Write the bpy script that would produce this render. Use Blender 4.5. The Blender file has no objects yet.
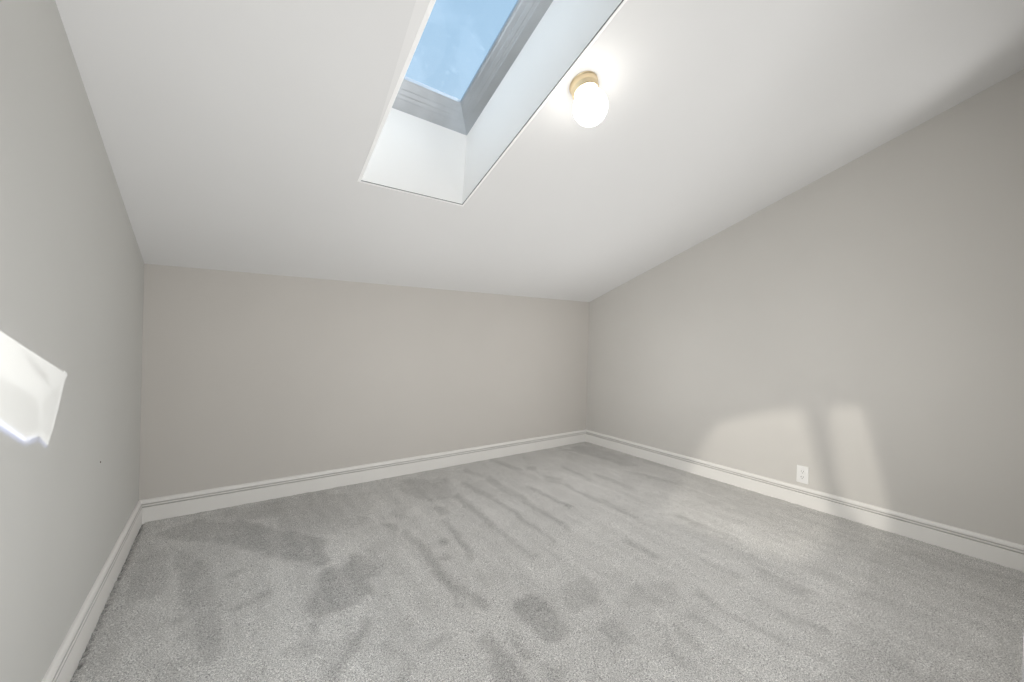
import bpy, bmesh, math, random
import numpy as np
from mathutils import Vector, Matrix
random.seed(3)
rng = np.random.default_rng(7)
S = bpy.context.scene
COL = S.collection
S.view_settings.view_transform = 'Standard'
S.view_settings.look = 'None'

# ---------------------------------------------------------------- room dimensions (metres)
XL, XR, YB = -0.4164, 3.1948, 3.0253          # left wall, right wall (at the back corner), back wall
HB, SL, TX = 1.4843, 0.35343, 0.01388         # eaves height, ceiling pitch, ceiling cross fall
SK, BK, LK = 0.02637, -0.00693, 0.006         # the walls are slightly out of square
BBH = 0.1286
YR = -1.4                                     # end of the passage behind the photographer
CAM = Vector((0, 0, 1.1))
YAW, PITCH, ROLL, FPX = 0.62277, -0.00354, 0.02631, 389.19
SX0, SX1, SY0, SY1 = 0.49717, 1.04988, 0.72, 1.98543   # skylight opening

def cz(x, y): return HB + SL * (YB - y) + TX * x
def xr(y): return XR + SK * (YB - y)
def xl(y): return XL + LK * (YB - y)
def yb(x): return YB + BK * x

# ---------------------------------------------------------------- node helpers
def new_mat(name):
    m = bpy.data.materials.new(name); m.use_nodes = True
    nt = m.node_tree; b = nt.nodes['Principled BSDF']
    return m, nt, b
def N(nt, t, **k):
    n = nt.nodes.new(t)
    for a, v in k.items(): setattr(n, a, v)
    return n
def mth(nt, op, a, b=None, c=None):
    n = N(nt, 'ShaderNodeMath', operation=op)
    for i, v in enumerate((a, b, c)):
        if v is None: continue
        if isinstance(v, (int, float)): n.inputs[i].default_value = v
        else: nt.links.new(v, n.inputs[i])
    return n.outputs[0]
def paint(name, col, rough=.75, var=.02, bump=.04, scale=160, spec=.25):
    m, nt, b = new_mat(name)
    tc = N(nt, 'ShaderNodeTexCoord')
    n1 = N(nt, 'ShaderNodeTexNoise'); n1.inputs['Scale'].default_value = 1.3; n1.inputs['Detail'].default_value = 3
    n2 = N(nt, 'ShaderNodeTexNoise'); n2.inputs['Scale'].default_value = scale; n2.inputs['Detail'].default_value = 2
    nt.links.new(tc.outputs['Object'], n1.inputs['Vector']); nt.links.new(tc.outputs['Object'], n2.inputs['Vector'])
    r = N(nt, 'ShaderNodeValToRGB')
    r.color_ramp.elements[0].position = .3; r.color_ramp.elements[1].position = .7
    r.color_ramp.elements[0].color = (*[c * (1 - var) for c in col], 1)
    r.color_ramp.elements[1].color = (*[min(1, c * (1 + var)) for c in col], 1)
    nt.links.new(n1.outputs['Fac'], r.inputs['Fac']); nt.links.new(r.outputs['Color'], b.inputs['Base Color'])
    bp = N(nt, 'ShaderNodeBump'); bp.inputs['Strength'].default_value = bump; bp.inputs['Distance'].default_value = .002
    nt.links.new(n2.outputs['Fac'], bp.inputs['Height']); nt.links.new(bp.outputs['Normal'], b.inputs['Normal'])
    b.inputs['Roughness'].default_value = rough; b.inputs['Specular IOR Level'].default_value = spec
    return m

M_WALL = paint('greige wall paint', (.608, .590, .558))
M_WALL_L = paint('greige wall paint in daylight', (.598, .594, .570))  # cool daylight tint put into the wall colour
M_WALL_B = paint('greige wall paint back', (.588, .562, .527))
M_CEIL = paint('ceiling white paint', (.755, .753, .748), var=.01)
M_BAND = paint('skylight edge halo', (.81, .806, .80), var=.005)  # halo of light put into the ceiling colour
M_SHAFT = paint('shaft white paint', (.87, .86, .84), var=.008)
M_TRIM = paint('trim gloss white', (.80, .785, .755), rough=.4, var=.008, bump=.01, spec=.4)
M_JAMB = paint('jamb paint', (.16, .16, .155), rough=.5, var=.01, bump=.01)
M_GROOVE = paint('shaded groove', (.62, .605, .58), var=.03, bump=0)  # shade of the grooves painted as a darker trim tone
M_BEAD = paint('corner bead white', (.97, .97, .965), rough=.5, var=.004, bump=.0)
M_CRACK = paint('shadow gap', (.16, .16, .16), var=.05)
M_PLATE = paint('outlet plastic', (.80, .795, .78), rough=.32, var=.003, bump=0, spec=.5)
M_SLOT = paint('outlet slot dark', (.06, .058, .055), rough=.6, var=.01, bump=0)
M_NAIL = paint('nail dark metal', (.2, .17, .16), rough=.5, var=.02, bump=0)

def metal(name, col, rough, band=0.12, stretch=(1, 1, 1)):
    m, nt, b = new_mat(name)
    tc = N(nt, 'ShaderNodeTexCoord'); mp = N(nt, 'ShaderNodeMapping'); mp.inputs['Scale'].default_value = stretch
    n1 = N(nt, 'ShaderNodeTexNoise'); n1.inputs['Scale'].default_value = 5; n1.inputs['Detail'].default_value = 4
    nt.links.new(tc.outputs['Object'], mp.inputs['Vector']); nt.links.new(mp.outputs['Vector'], n1.inputs['Vector'])
    r = N(nt, 'ShaderNodeValToRGB'); r.color_ramp.elements[0].position = .35; r.color_ramp.elements[1].position = .68
    r.color_ramp.elements[0].color = (*[c * (1 - band) for c in col], 1); r.color_ramp.elements[1].color = (*[min(1, c * (1 + band)) for c in col], 1)
    nt.links.new(n1.outputs['Fac'], r.inputs['Fac']); nt.links.new(r.outputs['Color'], b.inputs['Base Color'])
    b.inputs['Metallic'].default_value = 1; b.inputs['Roughness'].default_value = rough
    return m
M_ALU = metal('brushed aluminium', (.50, .53, .56), .42, .10, (1.2, .5, 1.2))
M_BRASS = metal('aged brass', (.80, .66, .44), .34, .08)

def emis(name, col, st):
    m, nt, b = new_mat(name)
    b.inputs['Base Color'].default_value = (.95, .94, .92, 1); b.inputs['Roughness'].default_value = .25
    tc = N(nt, 'ShaderNodeTexCoord'); n1 = N(nt, 'ShaderNodeTexNoise'); n1.inputs['Scale'].default_value = 6
    nt.links.new(tc.outputs['Object'], n1.inputs['Vector'])
    r = N(nt, 'ShaderNodeValToRGB'); r.color_ramp.elements[0].color = (*[c * .97 for c in col], 1); r.color_ramp.elements[1].color = (*col, 1)
    nt.links.new(n1.outputs['Fac'], r.inputs['Fac']); nt.links.new(r.outputs['Color'], b.inputs['Emission Color'])
    b.inputs['Emission Strength'].default_value = st
    return m
GLOBE_ST = 5.8
M_GLOBE = emis('lit opal glass', (1, .975, .92), GLOBE_ST)

def glass_mat():
    m = bpy.data.materials.new('smeared skylight glass'); m.use_nodes = True
    nt = m.node_tree; nt.nodes.clear()
    out = N(nt, 'ShaderNodeOutputMaterial')
    tr = N(nt, 'ShaderNodeBsdfTransparent'); tr.inputs['Color'].default_value = (.97, .985, 1, 1)
    gl = N(nt, 'ShaderNodeBsdfGlossy'); gl.inputs['Roughness'].default_value = .03
    tl = N(nt, 'ShaderNodeBsdfTranslucent'); tl.inputs['Color'].default_value = (.85, .92, 1, 1)
    tc = N(nt, 'ShaderNodeTexCoord')
    n1 = N(nt, 'ShaderNodeTexNoise'); n1.inputs['Scale'].default_value = 5.5; n1.inputs['Detail'].default_value = 2; n1.inputs['Distortion'].default_value = .5
    n2 = N(nt, 'ShaderNodeTexNoise'); n2.inputs['Scale'].default_value = 38; n2.inputs['Detail'].default_value = 1
    nt.links.new(tc.outputs['Object'], n1.inputs['Vector']); nt.links.new(tc.outputs['Object'], n2.inputs['Vector'])
    r1 = N(nt, 'ShaderNodeValToRGB'); r1.color_ramp.elements[0].position = .50; r1.color_ramp.elements[1].position = .58
    r2 = N(nt, 'ShaderNodeValToRGB'); r2.color_ramp.elements[0].position = .66; r2.color_ramp.elements[1].position = .74
    nt.links.new(n1.outputs['Fac'], r1.inputs['Fac']); nt.links.new(n2.outputs['Fac'], r2.inputs['Fac'])
    f = mth(nt, 'ADD', mth(nt, 'MULTIPLY', r1.outputs['Color'], .03), mth(nt, 'MULTIPLY', r2.outputs['Color'], .05))
    f = mth(nt, 'ADD', f, .015)
    m1 = N(nt, 'ShaderNodeMixShader'); nt.links.new(f, m1.inputs[0]); nt.links.new(tr.outputs[0], m1.inputs[1]); nt.links.new(tl.outputs[0], m1.inputs[2])
    m2 = N(nt, 'ShaderNodeMixShader'); m2.inputs[0].default_value = .03
    nt.links.new(m1.outputs[0], m2.inputs[1]); nt.links.new(gl.outputs[0], m2.inputs[2])
    nt.links.new(m2.outputs[0], out.inputs[0])
    return m
M_GLASS = glass_mat()

def carpet_mat():
    m, nt, b = new_mat('grey cut pile carpet')
    tc = N(nt, 'ShaderNodeTexCoord')
    at = N(nt, 'ShaderNodeAttribute', attribute_name='pile')
    def noise(sc, det=2, ro=.6):
        n = N(nt, 'ShaderNodeTexNoise'); n.inputs['Scale'].default_value = sc; n.inputs['Detail'].default_value = det; n.inputs['Roughness'].default_value = ro
        nt.links.new(tc.outputs['Object'], n.inputs['Vector']); return n.outputs['Fac']
    tuft, fib, patch, frizz = noise(190, 2, .7), noise(430, 2, .8), noise(9, 4), noise(55, 3, .7)
    # brushed lay of the pile
    lay = mth(nt, 'MULTIPLY', at.outputs['Fac'], mth(nt, 'MULTIPLY_ADD', mth(nt, 'SUBTRACT', frizz, .5), 1.8, 1.0))
    lay = mth(nt, 'MULTIPLY_ADD', mth(nt, 'SUBTRACT', frizz, .5), .45, lay)
    lay = mth(nt, 'MULTIPLY_ADD', mth(nt, 'SUBTRACT', patch, .5), .9, lay)
    mp = N(nt, 'ShaderNodeMapping'); mp.inputs['Scale'].default_value = (13, 1.6, 1); mp.inputs['Rotation'].default_value = (0, 0, .03)
    nt.links.new(tc.outputs['Object'], mp.inputs['Vector'])
    ns = N(nt, 'ShaderNodeTexNoise'); ns.inputs['Scale'].default_value = 1; ns.inputs['Detail'].default_value = 3; nt.links.new(mp.outputs['Vector'], ns.inputs['Vector'])
    lay = mth(nt, 'MULTIPLY_ADD', mth(nt, 'SUBTRACT', ns.outputs['Fac'], .5), 1.3, lay)
    sp = mth(nt, 'ADD', mth(nt, 'MULTIPLY', mth(nt, 'SUBTRACT', tuft, .5), 2.3), mth(nt, 'MULTIPLY', mth(nt, 'SUBTRACT', fib, .5), 3.6))
    v = mth(nt, 'MULTIPLY_ADD', lay, -.29, 1.0)
    v = mth(nt, 'MULTIPLY', v, mth(nt, 'ADD', sp, 1.0))
    v = mth(nt, 'MAXIMUM', v, .12)
    mx = N(nt, 'ShaderNodeVectorMath', operation='SCALE'); mx.inputs[0].default_value = (.575, .565, .545)
    nt.links.new(v, mx.inputs['Scale']); nt.links.new(mx.outputs[0], b.inputs['Base Color'])
    b.inputs['Roughness'].default_value = 1; b.inputs['Specular IOR Level'].default_value = .05
    b.inputs['Sheen Weight'].default_value = .15; b.inputs['Sheen Roughness'].default_value = .6
    bp = N(nt, 'ShaderNodeBump'); bp.inputs['Strength'].default_value = .55; bp.inputs['Distance'].default_value = .006
    nt.links.new(mth(nt, 'ADD', tuft, mth(nt, 'MULTIPLY', fib, .6)), bp.inputs['Height']); nt.links.new(bp.outputs['Normal'], b.inputs['Normal'])
    return m
M_CARPET = carpet_mat()

# ---------------------------------------------------------------- mesh helpers
def obj(name, bm, mats, parent=None, smooth=False, kind=None):
    me = bpy.data.meshes.new(name)
    bmesh.ops.recalc_face_normals(bm, faces=bm.faces)
    if smooth:
        for f in bm.faces: f.smooth = True
    bm.to_mesh(me); bm.free()
    for m in (mats if isinstance(mats, (list, tuple)) else [mats]): me.materials.append(m)
    o = bpy.data.objects.new(name, me); COL.objects.link(o)
    if parent: o.parent = parent
    if kind: o['kind'] = kind
    return o
def hexa(bm, p, mi=0):
    """eight points: four below, four above, same order"""
    v = [bm.verts.new(q) for q in p]
    for f in ((0, 1, 2, 3), (4, 5, 6, 7), (0, 1, 5, 4), (1, 2, 6, 5), (2, 3, 7, 6), (3, 0, 4, 7)):
        bm.faces.new([v[i] for i in f]).material_index = mi
def prism(poly, d):
    """polygon of Vectors thickened along d"""
    bm = bmesh.new(); a = [bm.verts.new(p) for p in poly]; c = [bm.verts.new(Vector(p) + Vector(d)) for p in poly]
    bm.faces.new(a); bm.faces.new(list(reversed(c)))
    for i in range(len(poly)): bm.faces.new((a[i], a[(i + 1) % len(poly)], c[(i + 1) % len(poly)], c[i]))
    return bm
def lathe(bm, prof, n=48):
    """profile (radius, height) turned around local -Z (fixture hangs down)"""
    rings = []
    for r, h in prof:
        if r < 1e-6: rings.append([bm.verts.new((0, 0, -h))])
        else: rings.append([bm.verts.new((r * math.cos(2 * math.pi * k / n), r * math.sin(2 * math.pi * k / n), -h)) for k in range(n)])
    for A, B in zip(rings, rings[1:]):
        for k in range(n):
            q = [A[k % len(A)], A[(k + 1) % n % len(A)], B[(k + 1) % n % len(B)], B[k % len(B)]]
            u = []
            for w in q:
                if w not in u: u.append(w)
            if len(u) > 2: bm.faces.new(u)

# ---------------------------------------------------------------- room shell
T = .1
UP = .06    # walls run this far up past the ceiling's underside
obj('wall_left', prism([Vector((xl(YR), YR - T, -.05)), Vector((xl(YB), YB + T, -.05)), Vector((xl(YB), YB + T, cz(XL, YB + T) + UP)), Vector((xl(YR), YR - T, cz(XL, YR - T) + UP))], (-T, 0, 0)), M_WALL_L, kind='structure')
obj('wall_right', prism([Vector((xr(YR), YR - T, -.05)), Vector((xr(YB) - SK * T, YB + T, -.05)), Vector((xr(YB) - SK * T, YB + T, cz(XR, YB + T) + UP)), Vector((xr(YR), YR - T, cz(XR, YR - T) + UP))], (T, 0, 0)), M_WALL, kind='structure')
x0, x1 = XL - T, XR + T
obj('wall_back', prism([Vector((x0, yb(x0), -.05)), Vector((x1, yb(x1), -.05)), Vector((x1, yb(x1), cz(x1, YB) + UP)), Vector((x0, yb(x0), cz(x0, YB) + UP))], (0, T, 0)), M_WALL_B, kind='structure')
x1 = xr(YR) + T
obj('wall_front', prism([Vector((x0, YR, -.05)), Vector((x1, YR, -.05)), Vector((x1, YR, cz(x1, YR) + UP)), Vector((x0, YR, cz(x0, YR) + UP))], (0, -T, 0)), M_WALL, kind='structure')
# short wall and white jamb at the right-hand side of the doorway the room is seen from
JX = 1.395
obj('wall_doorway', prism([Vector((JX + .02, -.01, 0)), Vector((xr(0), -.01, 0)), Vector((xr(0), -.01, cz(XR, 0) + .02)), Vector((JX + .02, -.01, cz(JX, 0) + .02))], (0, -T, 0)), M_WALL, kind='structure')
bm = bmesh.new()
hexa(bm, [(JX, -.125, 0), (JX + .02, -.125, 0), (JX + .02, .0272, 0), (JX, .0272, 0), (JX, -.125, 2.1), (JX + .02, -.125, 2.1), (JX + .02, .0272, 2.1), (JX, .0272, 2.1)])
hexa(bm, [(JX + .006, -.01, 0), (JX + .075, -.01, 0), (JX + .075, .0230, 0), (JX + .006, .0230, 0), (JX + .006, -.01, 2.1), (JX + .075, -.01, 2.1), (JX + .075, .0230, 2.1), (JX + .006, .0230, 2.1)])
obj('trim_1', bm, M_JAMB, kind='structure')

# ceiling with the skylight opening; a light halo beside its left edge is painted as a lighter tapering strip
bm = bmesh.new()
xs = [XL - .3, SX0, SX1, XR + .4]; ys = [YR - .2, SY0, SY1, YB + .15]
V = {}
for i, x in enumerate(xs):
    for j, y in enumerate(ys): V[i, j] = bm.verts.new((x, y, cz(x, y)))
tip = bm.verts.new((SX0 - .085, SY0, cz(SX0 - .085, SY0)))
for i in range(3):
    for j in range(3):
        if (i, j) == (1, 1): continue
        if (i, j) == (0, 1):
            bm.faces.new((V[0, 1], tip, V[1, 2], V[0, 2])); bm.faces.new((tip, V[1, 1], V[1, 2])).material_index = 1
        elif (i, j) == (0, 0): bm.faces.new((V[0, 0], V[1, 0], V[1, 1], tip, V[0, 1]))
        else: bm.faces.new((V[i, j], V[i + 1, j], V[i + 1, j + 1], V[i, j + 1]))
# upper skin so the roof is opaque from outside
W2 = {k: bm.verts.new(v.co + Vector(((0, -.03, .03, 0)[k[0]], (0, -.03, .03, 0)[k[1]], .08))) for k, v in V.items()}
for i in range(3):
    for j in range(3):
        if (i, j) != (1, 1): bm.faces.new((W2[i, j], W2[i, j + 1], W2[i + 1, j + 1], W2[i + 1, j]))
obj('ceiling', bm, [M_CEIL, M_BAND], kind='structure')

# carpeted floor: fine grid, each vertex carries the lay of the pile (vacuum and foot marks, plus a shaded right-hand area painted in)
MARKS = [(0.85,[[-0.312,2.82],[-0.139,2.905],[0.014,2.735],[0.144,2.541],[0.133,2.318],[0.06,2.399],[-0.032,2.516],[-0.148,2.615],[-0.239,2.698]]),(0.6,[[-0.281,2.619],[-0.246,2.608],[-0.203,2.189],[-0.26,2.142],[-0.339,2.194],[-0.368,2.434],[-0.34,2.54]]),(0.75,[[-0.227,2.573],[-0.139,2.472],[-0.07,2.314],[-0.034,2.102],[-0.019,1.892],[-0.001,1.714],[-0.013,1.612],[-0.056,1.616],[-0.092,1.747],[-0.111,1.953],[-0.153,2.057],[-0.178,2.239]]),(0.8,[[-0.187,1.92],[-0.159,1.958],[-0.119,1.938],[-0.139,1.888]]),(0.8,[[-0.145,1.805],[-0.104,1.846],[-0.108,1.785],[-0.138,1.777]]),(0.4,[[-0.203,1.739],[-0.107,1.665],[-0.11,1.542],[-0.184,1.592]]),(0.35,[[-0.406,2.974],[-0.289,2.625],[-0.297,2.235],[-0.303,1.91],[-0.274,1.614],[-0.38,1.725]]),(0.9,[[-0.036,2.711],[0.056,2.781],[0.232,2.512],[0.436,2.276],[0.402,2.037],[0.351,2.021],[0.23,2.18],[0.052,2.404],[-0.033,2.541]]),(0.4,[[0.214,2.966],[0.48,2.975],[0.82,2.764],[0.637,2.323],[0.443,2.31],[0.232,2.512]]),(0.4,[[-0.136,2.934],[0.22,2.98],[0.582,2.975],[0.518,2.633],[0.152,2.705],[-0.038,2.767]]),(0.9,[[0.381,1.992],[0.331,1.897],[0.254,1.738],[0.289,1.635],[0.337,1.649],[0.508,1.674],[0.511,1.778],[0.587,1.791],[0.555,2.012],[0.503,2.056],[0.455,1.944]]),(0.8,[[0.427,1.569],[0.447,1.53],[0.393,1.434],[0.342,1.363],[0.304,1.315],[0.269,1.352],[0.339,1.432]]),(0.6,[[0.161,1.551],[0.243,1.556],[0.264,1.482],[0.209,1.468]]),(0.6,[[0.248,1.643],[0.298,1.629],[0.256,1.577]]),(0.5,[[0.035,1.504],[0.085,1.536],[0.08,1.414],[0.035,1.445]]),(0.5,[[0.271,1.527],[0.36,1.513],[0.355,1.416],[0.269,1.384]]),(0.7,[[1.062,2.342],[1.145,2.308],[1.138,2.208],[1.067,2.203]]),(0.45,[[1.065,2.909],[1.396,2.757],[1.259,2.449],[1.05,2.48],[1.01,2.754]]),(0.6,[[2.083,2.417],[2.156,2.292],[2.08,2.187],[2.015,2.276]]),(0.6,[[2.104,2.7],[2.161,2.603],[2.096,2.523],[2.023,2.567]]),(0.5,[[3.001,2.928],[3.094,2.575],[2.982,2.14],[2.825,2.235],[2.816,2.585],[2.748,2.86]]),(0.9,[[1.002,1.309],[1.083,1.295],[1.09,1.199],[1.057,1.08],[0.966,1.057],[0.935,1.13],[0.935,1.253]]),(0.65,[[1.185,1.26],[1.357,1.269],[1.334,1.162],[1.271,1.094],[1.149,1.124],[1.143,1.201]]),(0.7,[[0.737,1.221],[0.81,1.214],[0.799,1.13],[0.8,1.008],[0.81,0.922],[0.687,1.004],[0.747,1.128]]),(0.85,[[0.841,1.193],[0.861,1.15],[0.86,1.036],[0.828,1.023],[0.825,1.112]]),(0.7,[[0.582,1.314],[0.685,1.256],[0.604,1.244],[0.564,1.271]]),(0.65,[[1.199,1.03],[1.248,1.011],[1.225,0.884],[1.15,0.906],[1.144,0.991]]),(0.6,[[0.878,1.004],[0.944,0.935],[0.882,0.894],[0.832,0.928]]),(0.6,[[0.473,1.266],[0.5,1.21],[0.472,1.171],[0.432,1.177]]),(0.4,[[1.341,1.063],[1.527,1.095],[1.704,1.005],[1.561,0.918],[1.405,0.955]]),(0.35,[[3.057,0.565],[3.104,0.135],[3.14,0.064],[2.121,0.037],[1.556,0.419],[2.254,0.475]]),(-0.6,[[2.38,0.167],[2.387,0.113],[2.308,0.109],[2.285,0.153]]),(-0.6,[[1.988,0.275],[2.021,0.237],[1.958,0.229],[1.909,0.263]]),(-0.4,[[2.723,0.292],[2.75,0.248],[2.662,0.254]]),(-0.5,[[1.39,1.159],[1.428,1.1],[1.343,1.054],[1.301,1.104]]),(-0.35,[[-0.246,2.608],[-0.221,2.592],[-0.16,2.069],[-0.176,2.036],[-0.193,2.091]]),(0.8,[[-0.013,2.136],[-0.005,2.128],[0.069,2.17],[0.073,2.203],[0.06,2.227],[-0.016,2.182]]),(0.7,[[0.011,1.865],[0.016,1.86],[0.161,1.916],[0.165,1.938],[0.156,1.955],[0.009,1.895]]),(0.7,[[0.713,2.23],[0.714,2.211],[0.769,2.135],[0.789,2.15],[0.793,2.187],[0.738,2.265]]),(0.6,[[0.809,2.384],[0.808,2.361],[0.846,2.274],[0.868,2.287],[0.877,2.329],[0.838,2.42]]),(0.7,[[0.578,2.075],[0.569,2.044],[0.567,1.784],[0.586,1.764],[0.607,1.799],[0.615,2.067]]),(0.6,[[0.452,1.371],[0.451,1.355],[0.493,1.217],[0.51,1.211],[0.519,1.233],[0.478,1.374]]),(0.8,[[1.269,2.415],[1.257,2.382],[1.257,2.06],[1.283,2.059],[1.311,2.106],[1.317,2.442]]),(0.8,[[1.267,2.091],[1.253,2.06],[1.237,1.875],[1.263,1.868],[1.294,1.912],[1.315,2.106]]),(0.75,[[1.255,1.896],[1.249,1.881],[1.25,1.511],[1.264,1.509],[1.278,1.528],[1.282,1.906]]),(0.6,[[1.426,2.598],[1.416,2.567],[1.456,2.202],[1.485,2.209],[1.51,2.256],[1.475,2.638]]),(0.7,[[1.471,2.23],[1.462,2.21],[1.452,1.901],[1.471,1.9],[1.491,1.929],[1.505,2.248]]),(0.7,[[1.46,1.917],[1.452,1.9],[1.444,1.57],[1.46,1.568],[1.478,1.589],[1.491,1.929]]),(0.75,[[1.631,2.569],[1.612,2.524],[1.608,2.212],[1.649,2.218],[1.693,2.286],[1.707,2.62]]),(0.75,[[1.632,2.248],[1.62,2.221],[1.619,1.901],[1.647,1.904],[1.675,1.942],[1.681,2.276]]),(0.75,[[1.631,1.924],[1.619,1.903],[1.598,1.623],[1.621,1.622],[1.647,1.651],[1.675,1.94]]),(0.7,[[1.812,2.272],[1.804,2.255],[1.816,1.844],[1.834,1.847],[1.853,1.869],[1.846,2.292]]),(0.65,[[2.081,2.178],[2.073,2.164],[2.058,1.847],[2.076,1.849],[2.094,1.869],[2.113,2.194]]),(0.65,[[2.065,1.857],[2.058,1.846],[2.065,1.519],[2.082,1.521],[2.098,1.536],[2.094,1.87]]),(0.5,[[2.359,2.502],[2.346,2.481],[2.302,2.092],[2.327,2.096],[2.355,2.127],[2.407,2.529]]),(0.5,[[2.45,2.179],[2.439,2.162],[2.45,1.809],[2.477,1.814],[2.504,1.84],[2.498,2.204]]),(0.5,[[1.898,2.934],[1.89,2.911],[1.985,2.577],[2.013,2.593],[2.035,2.632],[1.942,2.977]]),(0.5,[[1.565,2.85],[1.559,2.822],[1.644,2.556],[1.675,2.574],[1.697,2.623],[1.613,2.901]]),(0.6,[[1.042,2.452],[1.044,2.445],[1.256,2.41],[1.268,2.425],[1.27,2.442],[1.055,2.477]]),(0.75,[[1.046,2.138],[1.036,2.112],[1.023,1.873],[1.042,1.864],[1.064,1.899],[1.082,2.147]]),(0.75,[[1.037,1.901],[1.025,1.882],[0.976,1.693],[0.987,1.676],[1.01,1.698],[1.063,1.89]]),(0.8,[[0.797,2.109],[0.79,2.081],[0.802,1.869],[0.822,1.861],[0.842,1.899],[0.833,2.12]]),(0.8,[[0.81,1.896],[0.802,1.873],[0.793,1.684],[0.81,1.671],[0.829,1.7],[0.841,1.895]]),(0.9,[[0.912,1.903],[0.916,1.881],[0.942,1.864],[0.975,1.892],[0.979,1.94],[0.952,1.958]]),(0.85,[[0.845,1.767],[0.847,1.743],[0.872,1.717],[0.905,1.737],[0.913,1.785],[0.887,1.813]]),(0.85,[[0.8,1.705],[0.79,1.684],[0.779,1.534],[0.796,1.519],[0.817,1.545],[0.832,1.7]]),(0.85,[[0.783,1.539],[0.781,1.52],[0.821,1.439],[0.844,1.443],[0.855,1.475],[0.815,1.559]]),(0.85,[[0.823,1.459],[0.82,1.441],[0.855,1.33],[0.877,1.329],[0.891,1.356],[0.856,1.472]]),(0.8,[[0.782,1.528],[0.777,1.517],[0.771,1.386],[0.781,1.378],[0.793,1.392],[0.801,1.525]]),(0.5,[[0.937,1.548],[0.931,1.538],[0.917,1.461],[0.925,1.453],[0.937,1.465],[0.953,1.543]]),(-0.45,[[1.14,1.236],[1.132,1.227],[1.09,1.048],[1.1,1.041],[1.114,1.051],[1.16,1.233]]),(-0.4,[[0.809,1.203],[0.806,1.196],[0.815,0.992],[0.822,0.988],[0.83,0.995],[0.822,1.202]]),(0.7,[[1.789,1.361],[1.778,1.347],[1.77,1.167],[1.793,1.165],[1.817,1.185],[1.829,1.37]]),(0.5,[[2.31,1.387],[2.295,1.372],[2.279,1.142],[2.311,1.142],[2.345,1.164],[2.367,1.401]]),(0.5,[[2.292,1.154],[2.279,1.142],[2.289,0.931],[2.32,0.93],[2.35,0.947],[2.345,1.165]]),(0.5,[[2.1,1.835],[2.091,1.822],[2.067,1.499],[2.085,1.5],[2.106,1.518],[2.135,1.848]]),(0.4,[[2.764,2.041],[2.752,2.025],[2.841,1.659],[2.875,1.666],[2.905,1.69],[2.82,2.068]]),(0.4,[[2.473,1.701],[2.464,1.689],[2.503,1.562],[2.53,1.568],[2.554,1.589],[2.517,1.719]]),(0.65,[[1.682,0.913],[1.672,0.903],[1.647,0.743],[1.666,0.738],[1.689,0.749],[1.718,0.913]]),(0.65,[[1.655,0.749],[1.647,0.741],[1.665,0.598],[1.685,0.594],[1.704,0.603],[1.689,0.75]]),(0.65,[[1.672,0.604],[1.665,0.598],[1.67,0.554],[1.69,0.55],[1.709,0.559],[1.704,0.603]]),(0.6,[[1.404,0.846],[1.392,0.835],[1.377,0.735],[1.399,0.726],[1.426,0.741],[1.445,0.843]]),(0.6,[[1.527,0.855],[1.52,0.847],[1.528,0.719],[1.547,0.715],[1.565,0.726],[1.56,0.857]]),(0.6,[[1.372,0.86],[1.359,0.854],[1.266,0.758],[1.272,0.746],[1.295,0.75],[1.39,0.846]]),(0.5,[[2.069,0.837],[2.052,0.822],[2.069,0.604],[2.111,0.598],[2.153,0.616],[2.144,0.844]]),(0.5,[[1.833,0.665],[1.825,0.657],[1.867,0.48],[1.89,0.476],[1.911,0.485],[1.871,0.666]]),(-0.3,[[1.729,1.236],[1.721,1.227],[1.67,0.927],[1.684,0.924],[1.701,0.934],[1.758,1.24]]),(-0.3,[[2.282,1.218],[2.273,1.208],[2.332,0.908],[2.359,0.908],[2.382,0.921],[2.326,1.229]]),(0.4,[[1.945,1.036],[1.936,1.026],[1.95,0.841],[1.974,0.839],[1.997,0.853],[1.986,1.043]]),(0.4,[[1.394,0.664],[1.389,0.657],[1.419,0.543],[1.435,0.539],[1.449,0.547],[1.421,0.664]])]
STEP = .0125
gx0, gx1, gy0, gy1 = XL - .08, XR + .2, -.2, YB + .06
nx, ny = int((gx1 - gx0) / STEP) + 1, int((gy1 - gy0) / STEP) + 1
X, Y = np.meshgrid(gx0 + STEP * np.arange(nx), gy0 + STEP * np.arange(ny), indexing='ij')
X = X.ravel(); Y = Y.ravel()
def smooth_noise(n, cell, amp):
    gx, gy = int((gx1 - gx0) / cell) + 3, int((gy1 - gy0) / cell) + 3
    g = rng.normal(size=(gx, gy)); fx, fy = (X - gx0) / cell, (Y - gy0) / cell
    i, j = fx.astype(int), fy.astype(int); u, v = fx - i, fy - j
    u = u * u * (3 - 2 * u); v = v * v * (3 - 2 * v)
    return amp * ((g[i, j] * (1 - u) + g[i + 1, j] * u) * (1 - v) + (g[i, j + 1] * (1 - u) + g[i + 1, j + 1] * u) * v)
JXn = X + smooth_noise(0, .09, .008) + smooth_noise(0, .025, .004); JYn = Y + smooth_noise(0, .09, .012) + smooth_noise(0, .025, .006)
def sdf(poly):
    """signed distance (positive inside)"""
    P = np.array(poly); d2 = np.full(X.shape, 1e9); ins = np.zeros(X.shape, bool)
    for a, b in zip(P, np.roll(P, -1, 0)):
        e = b - a; t = np.clip(((JXn - a[0]) * e[0] + (JYn - a[1]) * e[1]) / max(e @ e, 1e-9), 0, 1)
        d2 = np.minimum(d2, (JXn - a[0] - t * e[0]) ** 2 + (JYn - a[1] - t * e[1]) ** 2)
        c = (a[1] > JYn) != (b[1] > JYn)
        with np.errstate(divide='ignore', invalid='ignore'): xi = a[0] + (JYn - a[1]) * e[0] / (e[1] if abs(e[1]) > 1e-9 else 1e-9)
        ins ^= c & (JXn < xi)
    return np.where(ins, 1, -1) * np.sqrt(d2)
pile = np.zeros(X.shape)
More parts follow.
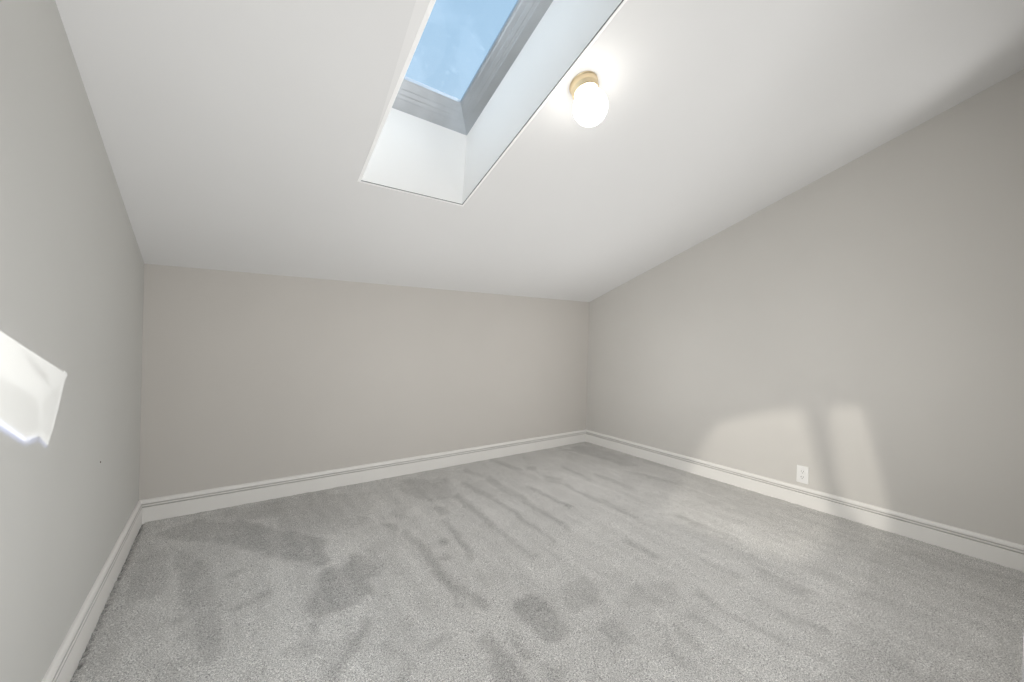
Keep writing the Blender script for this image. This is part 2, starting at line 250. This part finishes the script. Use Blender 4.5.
for amt, poly in MARKS:
    d = sdf(poly); w = .020
    k = np.clip((d + w) / (2 * w), 0, 1); k = k * k * (3 - 2 * k) * amt
    pile = np.where(amt > 0, np.maximum(pile, k), pile + k)
pile *= (1 - .20 * np.clip((.10 - X) / .12, 0, 1))
pile += smooth_noise(0, .12, .06) + smooth_noise(0, .3, .05)
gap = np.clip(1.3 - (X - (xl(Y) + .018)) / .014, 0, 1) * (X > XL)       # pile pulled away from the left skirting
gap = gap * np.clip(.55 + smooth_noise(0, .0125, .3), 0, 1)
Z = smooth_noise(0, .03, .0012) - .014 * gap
pile += 2.6 * gap + .5 * np.clip(1 - (yb(X) - .016 - Y) / .03, 0, 1) + .35 * np.clip(1 - (xr(Y) - .016 - X) / .03, 0, 1) * (X < xr(Y))  # gap's shade painted into the pile value; back and right edges darkened too
me = bpy.data.meshes.new('floor')
idx = np.arange(nx * ny).reshape(nx, ny)
F = np.stack([idx[:-1, :-1], idx[1:, :-1], idx[1:, 1:], idx[:-1, 1:]], -1).reshape(-1, 4)
vc = list(zip(X.tolist(), Y.tolist(), Z.tolist()))
nb = len(vc)
vc += [(gx0, YR - T, 0), (gx1, YR - T, 0), (gx1, gy0, 0), (gx0, gy0, 0)]
me.from_pydata(vc, [], F.tolist() + [(nb, nb + 1, nb + 2, nb + 3)])
at = me.attributes.new('pile', 'FLOAT', 'POINT'); at.data.foreach_set('value', np.concatenate([pile, np.zeros(4)]).astype(np.float32))
me.materials.append(M_CARPET)
for p in me.polygons: p.use_smooth = True
fo = bpy.data.objects.new('floor', me); COL.objects.link(fo); fo['kind'] = 'structure'

# skirting boards: moulded profile (depth from wall, height) with two grooves, mitred in the corners
PROF = [(0, -.02), (.018, -.02), (.018, .0840), (.0165, .0862), (.0080, .0868), (.0080, .0915), (.0160, .0922), (.0170, .0940), (.0170, .0990), (.0155, .1006), (.0075, .1012), (.0075, .1058), (.0145, .1066), (.0150, .1085), (.0130, .1200), (.0080, .1268), (.0040, BBH), (0, BBH)]
def skirting(name, fa, fb):
    bm = bmesh.new()
    A = [bm.verts.new(fa(d, z)) for d, z in PROF]; B = [bm.verts.new(fb(d, z)) for d, z in PROF]
    n = len(PROF)
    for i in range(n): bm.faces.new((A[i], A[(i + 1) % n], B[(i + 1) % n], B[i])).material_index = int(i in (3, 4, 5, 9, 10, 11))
    bm.faces.new(A); bm.faces.new(list(reversed(B)))
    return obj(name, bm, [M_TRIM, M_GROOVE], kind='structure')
LB = lambda d, z: (xl(YB) + d, yb(XL) - d, z)
RB = lambda d, z: (xr(YB) - d, yb(XR) - d, z)
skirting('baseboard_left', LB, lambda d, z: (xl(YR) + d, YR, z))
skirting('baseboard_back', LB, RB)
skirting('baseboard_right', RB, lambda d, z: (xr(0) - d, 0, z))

# ---------------------------------------------------------------- skylight
win = bpy.data.objects.new('window_1', None); COL.objects.link(win); win['kind'] = 'structure'
FS = .366                                    # pitch of the skylight frame
def fz(y): return 2.250 + FS * (1.96 - y)     # underside of the frame
lo = [(SX0, SY0), (SX1, SY0), (SX1, SY1), (SX0, SY1)]
UX0, UX1, UY0, UY1 = SX0 - .004, SX1 + .006, SY0 - .02, 1.962
hi = [(UX0, UY0), (UX1, UY0), (UX1, UY1), (UX0, UY1)]
bm = bmesh.new()
a = [bm.verts.new((x, y, cz(x, y))) for x, y in lo]; b = [bm.verts.new((x, y, fz(y))) for x, y in hi]
ao = [bm.verts.new((x + (-.04 if x < .8 else .04), y + (-.04 if y < 1.3 else .04), cz(x, y) + .03)) for x, y in lo]
bo = [bm.verts.new((x + (-.04 if x < .8 else .04), y + (-.04 if y < 1.3 else .04), fz(y) + .02)) for x, y in hi]
for i in range(4):
    j = (i + 1) % 4
    bm.faces.new((a[i], a[j], b[j], b[i])); bm.faces.new((ao[i], ao[j], bo[j], bo[i]))
    bm.faces.new((b[i], b[j], bo[j], bo[i]))
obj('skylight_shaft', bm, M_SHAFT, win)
# thin bead round the opening with a dark hairline gap inside it
bm = bmesh.new()
def ring(bm, in0, out0, dz0, dz1, mi):
    P = []
    for off, dz in ((in0, 0.002), (in0, dz0), (out0, dz1), (out0, 0.002)):
        P.append([bm.verts.new((x + (-off if x < .8 else off), y + (-off if y < 1.3 else off), cz(x, y) + SL * (off if y < 1.3 else -off) + dz)) for x, y in lo])
    for q in range(4):
        for i in range(4):
            j = (i + 1) % 4
            bm.faces.new((P[q][i], P[q][j], P[(q + 1) % 4][j], P[(q + 1) % 4][i])).material_index = mi if i in (1, 2) else 0
ring(bm, .0005, .0045, -.0010, -.0010, 1)
ring(bm, .0045, .0160, -.0034, -.0010, 0)
obj('skylight_bead', bm, [M_BEAD, M_CRACK], win)
# aluminium frame: moulded section rising to the glass
INS = .085
sec = [(0.0, 0.0), (.004, .0025), (.034, .0250), (.0355, .0275), (.046, .0365), (.049, .0378), (.062, .0490), (.0635, .0515), (.080, .0645), (INS, .070), (INS + .006, .074), (INS + .006, .090), (-.03, .090), (-.03, 0.0)]
bm = bmesh.new()
rows = []
for off, dz in sec:
    rows.append([bm.verts.new((x + (off if x < .8 else -off), y + (off if y < 1.3 else -off), fz(y + (off if y < 1.3 else -off)) + dz)) for x, y in hi])
for q in range(len(sec)):
    for i in range(4):
        bm.faces.new((rows[q][i], rows[q][(i + 1) % 4], rows[(q + 1) % len(sec)][(i + 1) % 4], rows[(q + 1) % len(sec)][i]))
fr = obj('window_frame', bm, M_ALU, win)
bm = bmesh.new()
o_ = INS - .012
q = [(UX0 + o_, UY0 + o_), (UX1 - o_, UY0 + o_), (UX1 - o_, UY1 - o_), (UX0 + o_, UY1 - o_)]
bm.faces.new([bm.verts.new((x, y, fz(y) + .080)) for x, y in q])
obj('glass_pane', bm, M_GLASS, win)

# ---------------------------------------------------------------- ceiling light
nrm = Vector((-TX, SL, 1)).normalized()       # ceiling normal, pointing up
LP = Vector((1.157, 1.153, cz(1.157, 1.153)))
RL = nrm.to_track_quat('Z', 'Y').to_matrix()
lamp = bpy.data.objects.new('ceiling_light', None); COL.objects.link(lamp)
lamp.location = LP; lamp.rotation_euler = RL.to_euler()
lamp['label'] = 'lit white globe light with a brass collar, fixed to the sloping ceiling beside the skylight'
lamp['category'] = 'ceiling light'
bm = bmesh.new()
lathe(bm, [(0, 0), (.0585, 0), (.0600, .002), (.0600, .005), (.0575, .007), (.0565, .010), (.0560, .024), (.0568, .026), (.0568, .029), (.0555, .031), (.0545, .046), (.0520, .050), (.0440, .0515), (.0400, .050), (.0400, .040), (0, .040)])
can = obj('canopy', bm, M_BRASS, lamp, smooth=True)
mod = can.modifiers.new('edges', 'EDGE_SPLIT'); mod.split_angle = math.radians(35)
bm = bmesh.new()
lathe(bm, [(.0385, .0415), (.0390, .052), (.0400, .058)] + [(.0700 * math.sin(t), .1205 - .0700 * math.cos(t)) for t in [.62 + (math.pi - .62) * k / 26 for k in range(27)]][:-1] + [(0, .1905)])
obj('globe', bm, M_GLOBE, lamp, smooth=True)
bm = bmesh.new()
lathe(bm, [(0, -.002), (.0032, -.002), (.0036, .0030), (.0030, .0048), (0, .0055)], 16)
scr = obj('screw', bm, M_BRASS, can, smooth=True)
sa = math.radians(222)
scr.location = (.0550 * math.cos(sa), .0550 * math.sin(sa), -.038)
scr.rotation_euler = Vector((math.cos(sa), math.sin(sa), 0)).to_track_quat('-Z', 'Y').to_euler()

# ---------------------------------------------------------------- wall outlet on the right wall
out = bpy.data.objects.new('wall_outlet', None); COL.objects.link(out)
out['label'] = 'white duplex electrical outlet on the right wall just above the skirting board'; out['category'] = 'outlet'
oy = 1.006
# local axes: x along the wall (towards the doorway), y up, z out of the wall
wx = Vector((SK, -1, 0)).normalized(); wz = Vector((-1, -SK, 0)).normalized()
out.matrix_world = Matrix.Translation((xr(oy), oy, .2135)) @ Matrix((wx, Vector((0, 0, 1)), wz)).transposed().to_4x4()
def rbox(bm, cx, cy, w, h, z0, z1, r=.004, bev=.0015, seg=4):
    def outline(k, z):
        pts = []
        for sx, sy, a0 in ((1, 1, 0), (-1, 1, 90), (-1, -1, 180), (1, -1, 270)):
            for s in range(seg + 1):
                a = math.radians(a0 + 90 * s / seg)
                pts.append(bm.verts.new((cx + sx * (w / 2 - r) + (r - k) * math.cos(a), cy + sy * (h / 2 - r) + (r - k) * math.sin(a), z)))
        return pts
    L = [outline(0, z0), outline(0, z1 - bev), outline(bev, z1)]
    for A, B in zip(L, L[1:]):
        for i in range(len(A)): bm.faces.new((A[i], A[(i + 1) % len(A)], B[(i + 1) % len(A)], B[i]))
    bm.faces.new(L[-1]); bm.faces.new(list(reversed(L[0])))
bm = bmesh.new(); rbox(bm, 0, 0, .070, .119, 0, .0065, .005, .003)
obj('cover_plate', bm, M_PLATE, out)
for cy in (.0195, -.0195):
    bm = bmesh.new(); rbox(bm, 0, cy, .034, .029, .003, .0085, .0125, .001, 8)
    rec = obj('receptacle', bm, M_PLATE, out)
    for dx, hh in ((-.0064, .0090), (.0064, .0078)):
        bm = bmesh.new(); rbox(bm, dx, cy + .004, .0026, hh, .006, .0088, .0008, .0002)
        obj('blade_slot', bm, M_SLOT, rec)
    bm = bmesh.new(); rbox(bm, 0, cy - .0075, .0052, .0052, .006, .0088, .0024, .0002)
    obj('ground_slot', bm, M_SLOT, rec)
bm = bmesh.new(); rbox(bm, 0, 0, .0064, .0064, .003, .0075, .0030, .0008)
obj('screw', bm, M_PLATE, out)

# tiny nail left in the left wall
bm = bmesh.new()
lathe(bm, [(0, -.003), (.0034, -.003), (.0038, .001), (.0030, .0026), (0, .0032)], 14)
na = obj('nail', bm, M_NAIL)
na.location = (xl(2.166) , 2.166, .579); na.rotation_euler = Vector((1, 0, 0)).to_track_quat('-Z', 'Y').to_euler()
na['label'] = 'tiny dark nail head in the left wall near the back corner'; na['category'] = 'nail'

# ---------------------------------------------------------------- light
def look(o, d, up='Y'): o.rotation_euler = Vector(d).to_track_quat('-Z', up).to_euler()
def area(name, loc, d, size, power, col=(1, 1, 1), spread=180):
    l = bpy.data.lights.new(name, 'AREA'); l.shape = 'RECTANGLE'; l.size, l.size_y = size; l.energy = power; l.color = col; l.spread = math.radians(spread)
    o = bpy.data.objects.new(name, l); COL.objects.link(o); o.location = loc; look(o, d); return o
area('fill_low', (.45, -.25, .35), (.5, .8, .75), (1.3, .5), 27, (1, 1, 1))  # unseen low fill lamp, added to lift the room's light
area('fill_right', (2.9, .12, 1.7), (-1, .6, .1), (.5, 1.2), 1.9, (1, 1, 1))  # unseen fill lamp added at the right

def hull(pts):
    pts = sorted(pts); cr = lambda o, a, b: (a[0] - o[0]) * (b[1] - o[1]) - (a[1] - o[1]) * (b[0] - o[0])
    out = []
    for seq in (pts, pts[::-1]):
        h = []
        for p in seq:
            while len(h) > 1 and cr(h[-2], h[-1], p) <= 0: h.pop()
            h.append(p)
        out += h[:-1]
    return out
def gobo_spot(name, loc, target, angle, power, col, layers, radius=.002):
    """a spot whose beam is cut to polygons: layers = [(factor, soft, polygon world points)]; positive = max, 'mul' handled by negative factor"""
    l = bpy.data.lights.new(name, 'SPOT'); l.energy = power; l.color = col; l.spot_size = math.radians(angle); l.spot_blend = .05; l.shadow_soft_size = radius
    o = bpy.data.objects.new(name, l); COL.objects.link(o); o.location = loc
    q = (Vector(target) - Vector(loc)).to_track_quat('-Z', 'Y'); o.rotation_euler = q.to_euler()
    R = q.to_matrix().transposed()
    l.use_nodes = True; nt = l.node_tree
    em = nt.nodes['Emission']
    tc = N(nt, 'ShaderNodeTexCoord'); sp = N(nt, 'ShaderNodeSeparateXYZ'); nt.links.new(tc.outputs['Normal'], sp.inputs[0])
    u = mth(nt, 'DIVIDE', sp.outputs[0], sp.outputs[2]); v = mth(nt, 'DIVIDE', sp.outputs[1], sp.outputs[2])
    total = None
    for fac, soft, poly in layers:
        P = []
        for w in poly:
            p = R @ (Vector(w) - Vector(loc)); P.append((p.x / p.z, p.y / p.z))
        P = hull(P)
        msk = None
        for i in range(len(P)):
            (ax, ay), (bx, by) = P[i], P[(i + 1) % len(P)]
            ln = math.hypot(bx - ax, by - ay)
            na_, nb_ = -(by - ay) / ln, (bx - ax) / ln
            e = mth(nt, 'ADD', mth(nt, 'MULTIPLY_ADD', u, na_, mth(nt, 'MULTIPLY', v, nb_)), -(na_ * ax + nb_ * ay))
            mr = N(nt, 'ShaderNodeMapRange', interpolation_type='SMOOTHSTEP'); mr.inputs['From Min'].default_value = -soft; mr.inputs['From Max'].default_value = soft
            nt.links.new(e, mr.inputs['Value'])
            msk = mr.outputs[0] if msk is None else mth(nt, 'MULTIPLY', msk, mr.outputs[0])
        if fac > 0:
            t = mth(nt, 'MULTIPLY', msk, fac)
            total = t if total is None else mth(nt, 'MAXIMUM', total, t)
        else:
            total = mth(nt, 'MULTIPLY', total, mth(nt, 'MULTIPLY_ADD', msk, fac, 1.0))
    nt.links.new(total, em.inputs['Strength'])
    return o
LW = lambda pts: [(xl(y), y, z) for y, z in pts]
RW = lambda pts: [(xr(y), y, z) for y, z in pts]
FLR = lambda pts: [(x, y, 0) for x, y in pts]
gobo_spot('sun_patch_spot', (1.15, -.45, 1.7), (-.41, 1.5, .93), 40, 350, (.975, .99, 1), [  # added spot, its beam shaped to draw the sun patch on the left wall
    (1, .0010, LW([(1.166, 1.137), (1.753, .96), (1.65, .81), (1.462, .819), (1.172, .968)])),
    (1, .0012, LW([(1.542, .819), (1.657, .82), (1.611, .774)])),
    (1, .0010, LW([(1.715, .968), (1.732, .973), (1.766, .955), (1.748, .948)])),
    (-.30, .006, LW([(1.169, 1.051), (1.326, .995), (1.524, .923), (1.562, .828), (1.456, .835), (1.172, .973)])),
    (-.30, .005, LW([(1.423, 1.047), (1.588, .982), (1.619, .938), (1.534, .973)])),
    (-.20, .003, LW([(1.571, .911), (1.707, .934), (1.628, .797), (1.569, .821)])),
])
gobo_spot('sun_fringe_spot', (1.15, -.45, 1.7), (-.41, 1.5, .93), 40, 300, (.45, .55, 1), [  # added spot for the bluish fringe under the sun patch
    (1, .003, LW([(1.172, .977), (1.462, .830), (1.463, .810), (1.173, .953)])),
    (.8, .003, LW([(1.462, .828), (1.542, .815), (1.543, .803), (1.463, .810)])),
    (.8, .003, LW([(1.542, .817), (1.607, .780), (1.609, .766), (1.543, .803)])),
])
gobo_spot('soft_patch_spot', (-.15, -.12, 1.55), (2.95, 1.0, .25), 84, 170, (1, .95, .86), [  # unseen spot added to cast the soft patches on the right wall
    (1, .020, RW([(1.62, .25), (1.63, .44), (1.42, .56), (1.016, .675), (.959, .464), (.857, .119)]) + FLR([(2.95, .72), (2.35, .74), (2.25, 1.45), (2.95, 1.68)])),
    (.82, .017, RW([(.872, .70), (.690, .73), (.613, .417), (.549, .114)]) + FLR([(2.95, .53)]) + RW([(.805, .137)])),
])
def sun(name, e, d, ang, col):
    l = bpy.data.lights.new(name, 'SUN'); l.energy = e; l.angle = math.radians(ang); l.color = col
    o = bpy.data.objects.new(name, l); COL.objects.link(o); look(o, d); o.location = (0, 0, 6)
sun('sky_fill_west', 1.0, (.75, .22, -.8), 60, (.95, .98, 1))  # wide sun lamp added to brighten the skylight shaft
sun('sky_fill_east', 7.5, (-.8, .05, -1), 70, (.9, .96, 1))  # wide sun lamp added to send cool light down through the skylight
def ball(name, loc, r, p, col):
    l = bpy.data.lights.new(name, 'POINT'); l.energy = p; l.shadow_soft_size = r; l.color = col
    o = bpy.data.objects.new(name, l); COL.objects.link(o); o.location = loc
ball('room_fill_middle', (1.0, 2.0, .85), .35, 4.2, (1, 1, 1))  # this and the next balls: unseen fill lamps added to even out the light
ball('room_fill_far', (2.25, 1.9, .85), .35, 7.4, (1, 1, 1))
ball('room_fill_right', (2.15, .7, .9), .3, 9.0, (1, 1, 1))
ball('room_fill_left', (.25, .8, 1.0), .25, 4.3, (1, 1, 1))

w = bpy.data.worlds.new('sky'); S.world = w; w.use_nodes = True; nt = w.node_tree
bg = nt.nodes['Background']; tc = N(nt, 'ShaderNodeTexCoord'); sp = N(nt, 'ShaderNodeSeparateXYZ'); nt.links.new(tc.outputs['Generated'], sp.inputs[0])
r = N(nt, 'ShaderNodeValToRGB'); e = r.color_ramp.elements
e[0].position = 0; e[0].color = (.66, .77, .86, 1); e[1].position = 1; e[1].color = (.34, .56, .79, 1)
e2 = r.color_ramp.elements.new(.6); e2.color = (.41, .62, .825, 1)
nt.links.new(sp.outputs['Z'], r.inputs['Fac']); nt.links.new(r.outputs['Color'], bg.inputs['Color']); bg.inputs['Strength'].default_value = 1.0

# ---------------------------------------------------------------- camera
cd = bpy.data.cameras.new('camera'); co = bpy.data.objects.new('camera', cd); COL.objects.link(co)
cd.sensor_fit = 'HORIZONTAL'; cd.sensor_width = 36; cd.lens = FPX / 1024 * 36; cd.clip_start = .02
f = Vector((math.sin(YAW) * math.cos(PITCH), math.cos(YAW) * math.cos(PITCH), math.sin(PITCH)))
r0 = Vector((math.cos(YAW), -math.sin(YAW), 0)); u0 = r0.cross(f)
rr = math.cos(ROLL) * r0 + math.sin(ROLL) * u0; uu = -math.sin(ROLL) * r0 + math.cos(ROLL) * u0
co.matrix_world = Matrix.Translation(CAM) @ Matrix((rr, uu, -f)).transposed().to_4x4()
S.camera = co
